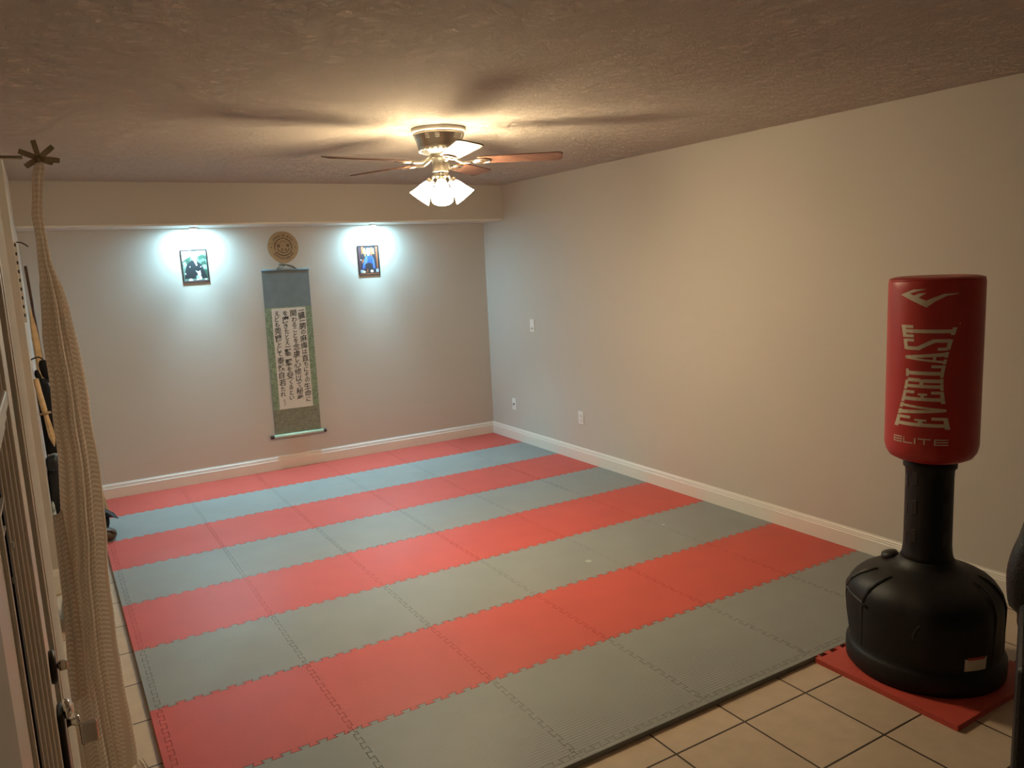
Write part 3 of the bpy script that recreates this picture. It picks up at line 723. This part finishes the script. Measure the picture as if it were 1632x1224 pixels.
# printed lettering on the curved face: arc s -> angle, heights above the mat
OFF = .0009
def onbag(arc, zz, lift=0): 
    a = arc/RB; r = RB*dent(a % (2*PI), zz)+OFF+lift
    return (r*math.cos(a), r*math.sin(a), zz)
b = MB()
def quadpatch(q, n=6):
    vs = []; fs = []
    for i in range(n+1):
        for j in range(n+1):
            u, v = i/n, j/n
            x = (q[0][0]*(1-u)+q[1][0]*u)*(1-v)+(q[3][0]*(1-u)+q[2][0]*u)*v
            y = (q[0][1]*(1-u)+q[1][1]*u)*(1-v)+(q[3][1]*(1-u)+q[2][1]*u)*v
            vs.append(onbag(x, y))
    for i in range(n):
        for j in range(n): fs.append((i*(n+1)+j, (i+1)*(n+1)+j, (i+1)*(n+1)+j+1, i*(n+1)+j+1))
    b.add(vs, fs)
for q in [[(-0.1284, 1.5589), (-0.0293, 1.5117), (-0.0323, 1.5368), (-0.0911, 1.5635)], [(-0.1284, 1.5589), (-0.0911, 1.5635), (-0.0323, 1.5807), (-0.0776, 1.5791)],
          [(-0.0803, 1.5548), (-0.0593, 1.5479), (-0.0308, 1.566), (-0.0568, 1.5639)], [(-0.0323, 1.5368), (-0.0293, 1.5117), (-0.0025, 1.5326), (-0.0099, 1.5468)],
          [(-0.0099, 1.5468), (-0.0025, 1.5326), (0.0361, 1.5542), (0.0271, 1.5613)], [(0.0271, 1.5613), (0.0361, 1.5542), (0.0786, 1.5606), (0.0779, 1.562)]]:
    quadpatch([(x, zz-MT) for x, zz in q])
b.build('swoosh_mark', M['ink'], sk, fix=False)
rc = lambda a0, a1, b0, b1: [(a0, b0), (a1, b0), (a1, b1), (a0, b1)]
G = {
 'E': [rc(0, 1, .91, 1), rc(0, 1, 0, .09), rc(.16, .46, .09, .91), rc(.76, 1, .70, .91), rc(.76, 1, .09, .30), rc(.46, .62, .46, .54), rc(.62, .8, .39, .61)],
 'V': [rc(0, .44, .92, 1), rc(.58, 1, .92, 1), [(.06, .92), (.38, .92), (.62, 0), (.40, 0)], [(.70, .92), (.92, .92), (.62, 0), (.50, .12)]],
 'R': [rc(0, .78, .91, 1), rc(.16, .44, .08, .91), rc(.66, .96, .60, .94), rc(.44, .88, .50, .60), rc(.62, .92, .08, .52), rc(0, .54, 0, .08), rc(.58, 1, 0, .08)],
 'L': [rc(0, .62, .92, 1), rc(.16, .46, .09, .92), rc(0, 1, 0, .09), rc(.76, 1, .09, .34)],
 'A': [[(.40, 1), (.54, 1), (.28, .08), (.08, .08)], [(.42, 1), (.64, 1), (.96, .08), (.64, .08)], rc(.24, .74, .26, .33), rc(0, .40, 0, .08), rc(.54, 1, 0, .08)],
 'S': [rc(.08, .92, .91, 1), rc(.74, .97, .76, .95), rc(.04, .34, .64, .95), [(.04, .66), (.32, .70), (.97, .38), (.70, .32)], rc(.68, .97, .05, .38), rc(.1, .92, 0, .09), rc(.04, .28, .05, .26)],
 'T': [rc(0, 1, .91, 1), rc(0, .24, .76, .91), rc(.76, 1, .76, .91), rc(.36, .66, .08, .91), rc(.2, .82, 0, .08)]}
z0_, z1_ = 1.047-MT, 1.447-MT; LP = (z1_-z0_)/8
b = MB()
def env(t):   # centre and half-height of the lettering along its run (bow-tie envelope)
    c = -.040+.018*t; d = (t-.5)*2
    return c, .0655 + (.040 if d < 0 else .036)*abs(d)**1.5
for i, ch in enumerate('EVERLAST'):
    for q in G[ch]:
        qq = []
        n = 6; vs = []; fs = []
        for ii in range(n+1):
            for jj in range(n+1):
                u, v = ii/n, jj/n
                A_ = (q[0][0]*(1-u)+q[1][0]*u)*(1-v)+(q[3][0]*(1-u)+q[2][0]*u)*v
                B_ = (q[0][1]*(1-u)+q[1][1]*u)*(1-v)+(q[3][1]*(1-u)+q[2][1]*u)*v
                zz = z0_ + LP*(i+.03+.92*A_); c, h = env((zz-z0_)/(z1_-z0_))
                vs.append(onbag(c - (B_-.5)*2*h, zz))
        for ii in range(n):
            for jj in range(n): fs.append((ii*(n+1)+jj, (ii+1)*(n+1)+jj, (ii+1)*(n+1)+jj+1, ii*(n+1)+jj+1))
        b.add(vs, fs)
b.add([onbag(.083, 1.452-MT), onbag(.087, 1.452-MT), onbag(.087, 1.448-MT), onbag(.083, 1.448-MT)], [(0, 1, 2, 3)])
b.build('large_lettering', M['ink'], sk, fix=False)
b = MB()
th = .0042; h = .024
EL = {'E': [(0, 1, 0, th/h), (0, 1, .5-th/h/2, .5+th/h/2), (0, 1, 1-th/h, 1), (0, .09, 0, 1)], 'L': [(0, 1, 0, th/h), (0, .09, 0, 1)], 'I': [(0, 1, 0, 1)], 'T': [(0, 1, 1-th/h, 1), (.45, .55, 0, 1)]}
run = [('E', 0, .195), ('L', .225, .40), ('I', .43, .452), ('T', .485, .715), ('E', .765, 1.0)]
for ch, s0, s1 in run:
    for a0, a1, b0, b1 in EL[ch]:
        f = lambda a, v: (-.146+.205*(s0+(s1-s0)*a), .986-MT+h*v)
        quadpatch([f(a0, b0), f(a1, b0), f(a1, b1), f(a0, b1)], 5)
b.build('small_lettering', M['ink'], sk, fix=False)

# ---------------------------------------------------------------- black armchair at the right edge
dirA = math.radians(64.3); dv = Vector((math.sin(dirA), math.cos(dirA))); rv = Vector((dv.y, -dv.x))
ac = Vector((-.217, -6.982)) + dv*2.4 - rv*.010
chair = tag(empty('armchair', (ac.x, ac.y, 0), math.atan2(rv.y, rv.x)), 'black leather armchair cut off by the right edge of the picture', 'armchair')
# local +x = image right, local +y = away from the camera
b = MB(); b.box(.02, .62, -.30, .36, .06, .44); b.build('body', M['leather'], chair, bevel=.012)
b = MB(); b.box(.02, .15, -.30, .36, .44, .735); b.box(.49, .62, -.30, .36, .44, .735); b.build('arm_panel', M['leather'], chair, bevel=.02, bseg=3)
b = MB(); b.box(.15, .49, -.28, .24, .44, .54); b.build('seat_cushion', M['leather'], chair, bevel=.04, bseg=4)
def backsec(zz):
    t = (zz-.67)/(1.05-.67)
    l = -.004 + .0*t + .105*max(0, t-.30)**1.7 - .012*math.sin(PI*min(1, max(0, t)*1.6))
    if t < .06: l += .02
    return l
vs = []; fs = []
zs = [.65+.42*i/20 for i in range(21)]
for zz in zs:
    l = backsec(zz); r_ = .64-l; yb = .17+.12*(zz-.65); 
    ring_ = []
    for i in range(24):
        a = 2*PI*i/24; cx = math.copysign(abs(math.cos(a))**.5, math.cos(a)); cy = math.copysign(abs(math.sin(a))**.5, math.sin(a))
        ring_.append(((l+r_)/2+(r_-l)/2*cx, yb+.09*cy*(1 if zz < 1.03 else .7), zz))
    vs += ring_
for k in range(20):
    for i in range(24):
        j = (i+1) % 24; fs.append((k*24+i, k*24+j, (k+1)*24+j, (k+1)*24+i))
fs.append(tuple(reversed(range(24)))); fs.append(tuple(range(20*24, 21*24)))
b = MB(); b.add(vs, fs, 0, True); b.build('backrest', M['leather'], chair)
for sx in (.07, .57):
    for sy in (-.25, .31):
        b = MB(); b.lathe([(.018, 0), (.024, .07)], 16, Matrix.Translation((sx, sy, 0))); b.build('leg', M['black'], chair)

# ---------------------------------------------------------------- curtain on its rod
CY = -4.0
rod = tag(empty('curtain_rod', (-1.4, CY, 2.152)), 'thin dark curtain rod near the ceiling at left, ending in a star finial', 'curtain rod')
b = MB(); b.tube([(0, 0, 0), (1.19, 0, 0)], .0055, 12); b.build('rod', M['tarnish'], rod)
b = MB(); b.lathe([(.028, 0), (.028, .006), (.012, .012), (0, .012)], 24, frame(Vector((0, 0, 0)), Vector((0, 1, 0)), Vector((0, 0, 1)), Vector((1, 0, 0)))); b.build('wall_socket', M['tarnish'], rod)
b = MB()
fc = Vector((1.234, 0, -.002))
b.lathe([(0, -.01), (.011, -.006), (.013, 0), (.011, .006), (0, .01)], 16, frame(fc, Vector((1, 0, 0)), Vector((0, 0, 1)), Vector((0, -1, 0))))
for a, l in [(100, .054), (40, .056), (-8, .058), (215, .048), (160, .056), (-22, .040)]:
    a = math.radians(a); d = Vector((math.cos(a), -.35, math.sin(a))).normalized(); n = Vector((-math.sin(a), 0, math.cos(a)))
    sd = d.cross(n).normalized(); w = .0075; th = .0013; pts = []
    for i in range(13):
        t = i/12; s_ = t if t <= .5 else 1-t
        rr = l*2*s_ if s_ < .5 else l; off = .010*math.sin(PI*2*s_*.95)*(1 if t <= .5 else -1)
        pts.append(fc + d*(rr+.004) + sd*off)
    vs = []; fs = []
    for p in pts: vs += [p+n*w, p-n*w, p-n*w+sd*th, p+n*w+sd*th]
    for i in range(12):
        for q in range(4): fs.append((4*i+q, 4*i+(q+1) % 4, 4*(i+1)+(q+1) % 4, 4*(i+1)+q))
    fs += [(0, 1, 2, 3), (48, 51, 50, 49)]
    b.add(vs, fs, 0, False)
b.build('star_finial', M['tarnish'], rod)
# cloth: a gathered ring, tight at the rod and loose at the floor
cur = tag(empty('curtain', (-.166, CY, 0)), 'tan chevron patterned curtain gathered at the end of its rod, left foreground', 'curtain')
lev = [(2.132, 0, .013, .013), (2.11, -.004, .016, .016), (2.087, -.0102, .0156, .017), (2.048, -.015, .0139, .016), (1.999, -.0227, .0139, .015), (1.969, -.0262, .0156, .016), (1.936, -.0251, .0139, .016), (1.89, -.0227, .0148, .018), (1.82, -.0224, .0184, .02), (1.759, -.0173, .0255, .026), (1.657, -.0125, .0337, .033), (1.553, -.0094, .042, .04), (1.448, -.0072, .0441, .044), (1.363, -.0053, .0471, .047), (1.234, -.0065, .0483, .05), (1.06, -.0108, .0533, .053), (.907, -.0211, .0554, .055), (.796, -.0282, .0556, .057), (.661, -.0343, .0578, .06), (.569, -.038, .0608, .062), (.43, -.0422, .0649, .066), (.337, -.0452, .0652, .068), (.192, -.0428, .0706, .072), (.036, -.0445, .073, .075)]
def lerp_lev(zz):
    zz = min(zz, lev[0][0])
    for k in range(len(lev)-1):
        if lev[k][0] >= zz >= lev[k+1][0]:
            t = (lev[k][0]-zz)/(lev[k][0]-lev[k+1][0]); t = t*t*(3-2*t)*.4+t*.6
            return [lev[k][q]*(1-t)+lev[k+1][q]*t for q in (1, 2, 3)]
    return lev[-1][1:]
N, K = 140, 110
vs = []; fs = []; uvs = []
for k in range(K+1):
    zz = 2.135 + (.012-2.135)*k/K
    cx, rx, ry = lerp_lev(max(zz, .03))
    tw = 3.2*max(0, zz-1.5)**1.3 + .35*math.sin(1.7*zz)
    for i in range(N):
        a = 2*PI*i/N
        dep = .38 if zz < 1.75 else .2
        f = (1 + dep*(.62*math.sin(4*a+tw+1.1) + .46*math.sin(7*a-.8*tw+.7+.5*math.sin(2*zz)) + .14*math.sin(15*a+3*zz)))*.88
        cr = abs(math.sin(2.5*a+.6*tw+.35*math.sin(1.3*zz)+.5)); f *= 1 - (.42 if zz < 1.85 else .2)*(1-cr)**4; f *= 1.05
        if zz < .03: f *= 1.02
        wob = .002*math.sin(7*zz+1) + .0015*math.sin(23*zz)
        vs.append((cx+wob*min(1, (2.13-zz)*3)+rx*f*math.cos(a), ry*f*math.sin(a), zz+.006*math.sin(5*a)*(1 if k == K else 0)))
        uvs.append((i/N*.62, zz))
for k in range(K):
    for i in range(N):
        j = (i+1) % N; fs.append((k*N+i, k*N+j, (k+1)*N+j, (k+1)*N+i))
b = MB(); b.add(vs, fs, 0, True); fab = b.build('gathered_cloth', M['curtain'], cur)
def setuv(me, uvs, N, per):
    ul = me.uv_layers.new(name='UVMap')
    for p in me.polygons:
        ids = [me.loops[l].vertex_index for l in p.loop_indices]
        us = [uvs[i][0] for i in ids]; wrap = max(us)-min(us) > per*.5
        for l, i in zip(p.loop_indices, ids):
            u, v = uvs[i]
            if wrap and u < per*.5: u += per
            ul.data[l].uv = (u, v)
setuv(fab.data, uvs, N, .62)
# loose tail that ends above the floor on the left side
vs = []; fs = []; uvs = []
n1, n2 = 14, 50
for k in range(n2+1):
    t = k/n2; zz = 1.0-.64*t
    for i in range(n1+1):
        u = i/n1; wv = .006*math.sin(u*9+zz*5)
        x = -.098 - .028*t + .05*u*(.5+.5*t) + .008*math.sin(3*t); 
        vs.append((x, -.045-.03*t+wv-.02*math.sin(u*PI), zz+.012*u)); uvs.append((u*.07, zz))
for k in range(n2):
    for i in range(n1): q = k*(n1+1)+i; fs.append((q, q+1, q+n1+2, q+n1+1))
b = MB(); b.add(vs, fs, 0, True); tl = b.build('loose_end', M['curtain'], cur, fix=False)
setuv(tl.data, uvs, 1, 99)
sm = tl.modifiers.new('solid', 'SOLIDIFY'); sm.thickness = .003
b = MB()
for k in range(16):
    x = .055+random.uniform(-.012, .02); y = -.055+random.uniform(-.02, .02)
    b.tube([(x, y, .05), (x+random.uniform(0, .012), y-.004, .025), (x+random.uniform(0, .02), y-random.uniform(0, .012), .004)], .0012, 5)
b.build('fringe', M['curtain'], cur)

# ---------------------------------------------------------------- training gear hanging on the left wall
g = 'training gear on the left wall'
GX = LX
st = tag(empty('slotted_rail', (GX, -1.84, 0)), 'slotted beige metal rail with a curved hook, edge of the left wall', 'rail')
b = MB(); b.box(0, .014, -.012, .012, 1.55, 1.99); b.build('rail', M['wall'], st, bevel=.001)
for k in range(9):
    b = MB(); b.box(.003, .0105, -.0126, -.0118, 1.965-.048*k, 1.983-.048*k); b.build('slot', M['black'], st)
b = MB(); b.tube([(.005, 0, 1.985), (.02, 0, 1.99), (.04, -.005, 1.985), (.058, -.008, 1.972), (.068, -.008, 1.962)], .0035, 8); b.build('hook', M['bronze'], st)

dk = tag(empty('wooden_staff', (-.245, -1.30, 0)), 'thin dark wooden staff leaning upright against the left wall', 'staff', g)
b = MB(); b.tube([(.055, 0, .022), (0.0, 0, 1.2), (-.022, 0, 1.87)], .0085, 12); b.build('shaft', M['wooddk'], dk)
ws = tag(empty('wooden_sword', (-.262, -1.40, 0)), 'pale wooden sword standing against the left wall behind black gear', 'wooden sword', g)
b = MB(); pr = [(0, -.013), (.006, -.006), (.006, .013), (-.006, .013), (-.006, -.006)]
vs = []; fs = []
for k in range(21):
    t = k/20; zz = 1.62-1.25*t; cx = -.012+.02*t+.008*math.sin(PI*t); s_ = min(1, .12+t*7)
    vs += [(cx+1.5*y*s_, x*1.6, zz) for x, y in pr]
for k in range(20):
    for i in range(5): j = (i+1) % 5; fs.append((5*k+i, 5*k+j, 5*k+5+j, 5*k+5+i))
fs += [(0, 1, 2, 3, 4), (104, 103, 102, 101, 100)]
b.add(vs, fs, 0, False); b.build('sword_blade', M['woodlt'], ws)
b = MB(); b.lathe([(.013, .04), (.015, .2), (.014, .37)], 16, Matrix.Translation((.008, 0, 0))); b.build('sword_grip', M['woodlt'], ws)

kn = tag(empty('wooden_dagger', (-.268, -1.70, 1.01)), 'pale wooden training dagger with disc guard, hanging point down on left', 'dagger', g)
kn.rotation_euler = (0, math.radians(-6.5), 0)
b = MB(); b.lathe([(.011, .0), (.0155, .02), (.0145, .12), (.0155, .2), (.0135, .208), (0, .21)], 20); b.build('dagger_grip', M['woodlt'], kn)
b = MB(); b.lathe([(0, -.004), (.03, -.004), (.032, 0), (.03, .005), (0, .005)], 32); b.build('guard', M['plaque'], kn)
b = MB(); vs = []; fs = []
for zz, w in [(-.003, .013), (-.04, .015), (-.10, .018), (-.14, .019), (-.17, .013), (-.205, .002)]:
    vs += [(w, 0, zz), (0, .006, zz), (-w*.8, 0, zz), (0, -.006, zz)]
for k in range(5):
    for i in range(4): j = (i+1) % 4; fs.append((4*k+i, 4*k+j, 4*k+4+j, 4*k+4+i))
fs += [(0, 1, 2, 3), (23, 22, 21, 20)]
b.add(vs, fs); b.build('dagger_blade', M['woodlt'], kn)

def blob(path, n=16, seed=1, m=None, amp=.1, name='x', parent=None):
    rnd = random.Random(seed); vs = []; fs = []; ph = [rnd.uniform(0, 6) for _ in range(4)]
    for k, (x, y, zz, rx, ry) in enumerate(path):
        for i in range(n):
            a = 2*PI*i/n; f = 1+amp*(math.sin(3*a+ph[0]+k*.4)+.6*math.sin(5*a+ph[1]-k*.7))
            vs.append((x+rx*f*math.cos(a), y+ry*f*math.sin(a), zz))
    for k in range(len(path)-1):
        for i in range(n): j = (i+1) % n; fs.append((k*n+i, k*n+j, (k+1)*n+j, (k+1)*n+i))
    fs.append(tuple(reversed(range(n)))); fs.append(tuple(range((len(path)-1)*n, len(path)*n)))
    b = MB(); b.add(vs, fs, 0, True); return b.build(name, m, parent, sub=1)
gl = tag(empty('sparring_glove', (-.2665, -1.62, 1.25)), 'black padded sparring glove hanging at the top of the left wall gear', 'glove', g)
blob([(.036, 0, -.05, .022, .03), (.034, 0, -.02, .03, .035), (.030, 0, .02, .034, .04), (.026, 0, .05, .03, .035), (.022, 0, .068, .014, .02)], 16, 3, M['blkcloth'], .06, 'glove_body', gl)
blob([(-.006, -.02, -.045, .018, .014), (-.016, -.02, -.015, .018, .014), (-.016, -.02, .015, .008, .010)], 12, 4, M['blkcloth'], .05, 'thumb', gl)
blob([(.034, 0, -.075, .02, .028), (.034, 0, -.055, .026, .032), (.034, 0, -.045, .022, .03)], 16, 5, M['bluecloth'], .03, 'cuff', gl)
b = MB(); b.tube([(.024, 0, .07), (.005, 0, .085), (-.02, 0, .08), (-.036, 0, .072)], .004, 8); b.build('hanging_loop', M['blkcloth'], gl)
wb = tag(empty('weapons_bag', (-.254, -1.50, 0)), 'long black nylon bag hanging on the left wall behind the dagger', 'bag', g)
blob([(.0, 0, .62, .034, .05), (.002, 0, .70, .045, .06), (.004, 0, .85, .046, .06), (.0, 0, 1.0, .045, .055), (-.004, 0, 1.10, .043, .05), (-.01, 0, 1.17, .034, .04), (-.014, 0, 1.20, .016, .02)], 18, 7, M['blkcloth'], .05, 'bag_body', wb)
b = MB(); b.tube([(-.014, 0, 1.19), (-.022, -.01, 1.215), (-.03, 0, 1.22), (-.034, .01, 1.2)], .004, 8); b.build('bag_loop', M['blkcloth'], wb)
hd = tag(empty('head_guard', (-.262, -1.768, .765)), 'dark grey sparring head guard hanging just below the wooden dagger', 'head guard', g)
blob([(0, 0, -.085, .026, .034), (0, 0, -.07, .036, .044), (0, 0, -.035, .038, .046), (0, 0, -.005, .034, .042), (0, 0, .012, .022, .028)], 18, 29, M['bluecloth'], .05, 'padding', hd)
b = MB(); b.tube([(-.02, -.03, .012), (.01, -.045, .02), (.034, -.025, .008)], .005, 8); b.build('strap', M['greyprint'], hd)
un = tag(empty('black_uniform', (-.262, -1.655, 0)), 'folded black training uniform hanging low on the left wall', 'uniform', g)
blob([(-.015, 0, .05, .022, .04), (-.010, 0, .14, .028, .05), (-.004, 0, .28, .034, .06), (.0, 0, .45, .040, .065), (.002, 0, .58, .041, .06), (.0, 0, .70, .036, .05), (0, 0, .72, .016, .03)], 18, 11, M['bluecloth'], .10, 'jacket', un)
cl = tag(empty('patterned_cloth', (-.281, -1.755, 0)), 'narrow grey and white patterned cloth hanging beside the black uniform', 'cloth', g)
blob([(-.012, 0, .12, .008, .02), (-.012, 0, .22, .011, .028), (-.012, 0, .34, .013, .03), (-.012, 0, .46, .010, .026), (-.013, 0, .50, .005, .015)], 14, 13, M['greyprint'], .14, 'cloth_fold', cl)
pb = tag(empty('plastic_bag', (-.262, -2.42, 0)), 'crumpled clear grey plastic bag on the tiles behind the curtain', 'plastic bag')
blob([(0, 0, .003, .05, .16), (.005, 0, .05, .055, .17), (.0, .02, .10, .045, .13), (-.01, .03, .15, .02, .05), (-.012, .03, .17, .012, .03)], 20, 17, M['plastic'], .12, 'bag_skin', pb)

ln = tag(empty('wooden_pole', (.0, 0, 0)), 'pale wooden pole leaning near the back left corner, foot on the mats', 'pole', g)
b = MB(); b.tube([(.036, -.585, MT+.004), (-.165, -.255, 1.19)], .012, 14); b.build('shaft', M['woodlt'], ln)
# pile on the floor by the left edge of the mats
gb = tag(empty('gear_bag', (-.075, -.93, MT)), 'black gear bag with open flap at the left edge of the mats', 'bag')
blob([(-.02, 0, .001, .105, .14), (-.02, 0, .06, .122, .155), (-.015, 0, .115, .118, .15), (-.01, 0, .15, .075, .10), (-.01, 0, .156, .04, .06)], 20, 19, M['blkcloth'], .05, 'bag_body', gb)
b = MB()
fl = [(.02, -.12, .155), (.08, -.13, .165), (.115, -.10, .12), (.150, -.03, .085), (.13, .06, .105), (.05, .09, .16)]
b.add([(x, y, zz) for x, y, zz in fl] + [(x, y, zz-.006) for x, y, zz in fl], [(0, 1, 2, 3, 4, 5), (11, 10, 9, 8, 7, 6)] + [(i, (i+1) % 6, 6+(i+1) % 6, 6+i) for i in range(6)])
b.build('flap', M['bluecloth'], gb)
b = MB(); b.tube([(-.06, -.10, .14), (-.04, -.12, .20), (.01, -.12, .21), (.04, -.10, .15)], .008, 8); b.build('carry_handle', M['blkcloth'], gb)
sh_ = tag(empty('leather_pouch', (-.022, -1.165, MT)), 'brown leather pouch on the mats in front of the black gear bag', 'pouch')
blob([(0, 0, .001, .066, .05), (.0, 0, .035, .074, .058), (-.005, 0, .07, .066, .05), (-.01, 0, .086, .035, .03)], 18, 23, M['brownlea'], .07, 'pouch_body', sh_)
b = MB(); b.tube([(-.045, -.042, .074), (-.01, -.052, .086), (.03, -.048, .076), (.056, -.03, .05)], .008, 8); b.build('rolled_edge', M['brownlea'], sh_)

# ---------------------------------------------------------------- camera
cam = bpy.data.cameras.new('camera'); co_ = bpy.data.objects.new('camera', cam); COL.objects.link(co_)
y_, p_, r_ = -.534, -.1539, -.0481
fw = Vector((-math.sin(y_)*math.cos(p_), math.cos(y_)*math.cos(p_), math.sin(p_)))
rt = Vector((math.cos(y_), math.sin(y_), 0)); up_ = rt.cross(fw)
Rv = rt*math.cos(r_)+up_*math.sin(r_); Uv = -rt*math.sin(r_)+up_*math.cos(r_)
co_.matrix_world = frame(Vector((-.2173, -6.982, 1.752)), Rv, Uv, -fw)
cam.sensor_width = 36; cam.lens = 36*1249.76/1632; cam.clip_start = .05
SC.camera = co_
w = bpy.data.worlds.new('night'); SC.world = w; w.use_nodes = True
w.node_tree.nodes['Background'].inputs['Color'].default_value = (.02, .02, .025, 1); w.node_tree.nodes['Background'].inputs['Strength'].default_value = .2
vs_ = SC.view_settings; vs_.view_transform = 'Standard'; vs_.look = 'None'; vs_.gamma = 1; vs_.exposure = 0; vs_.use_curve_mapping = False
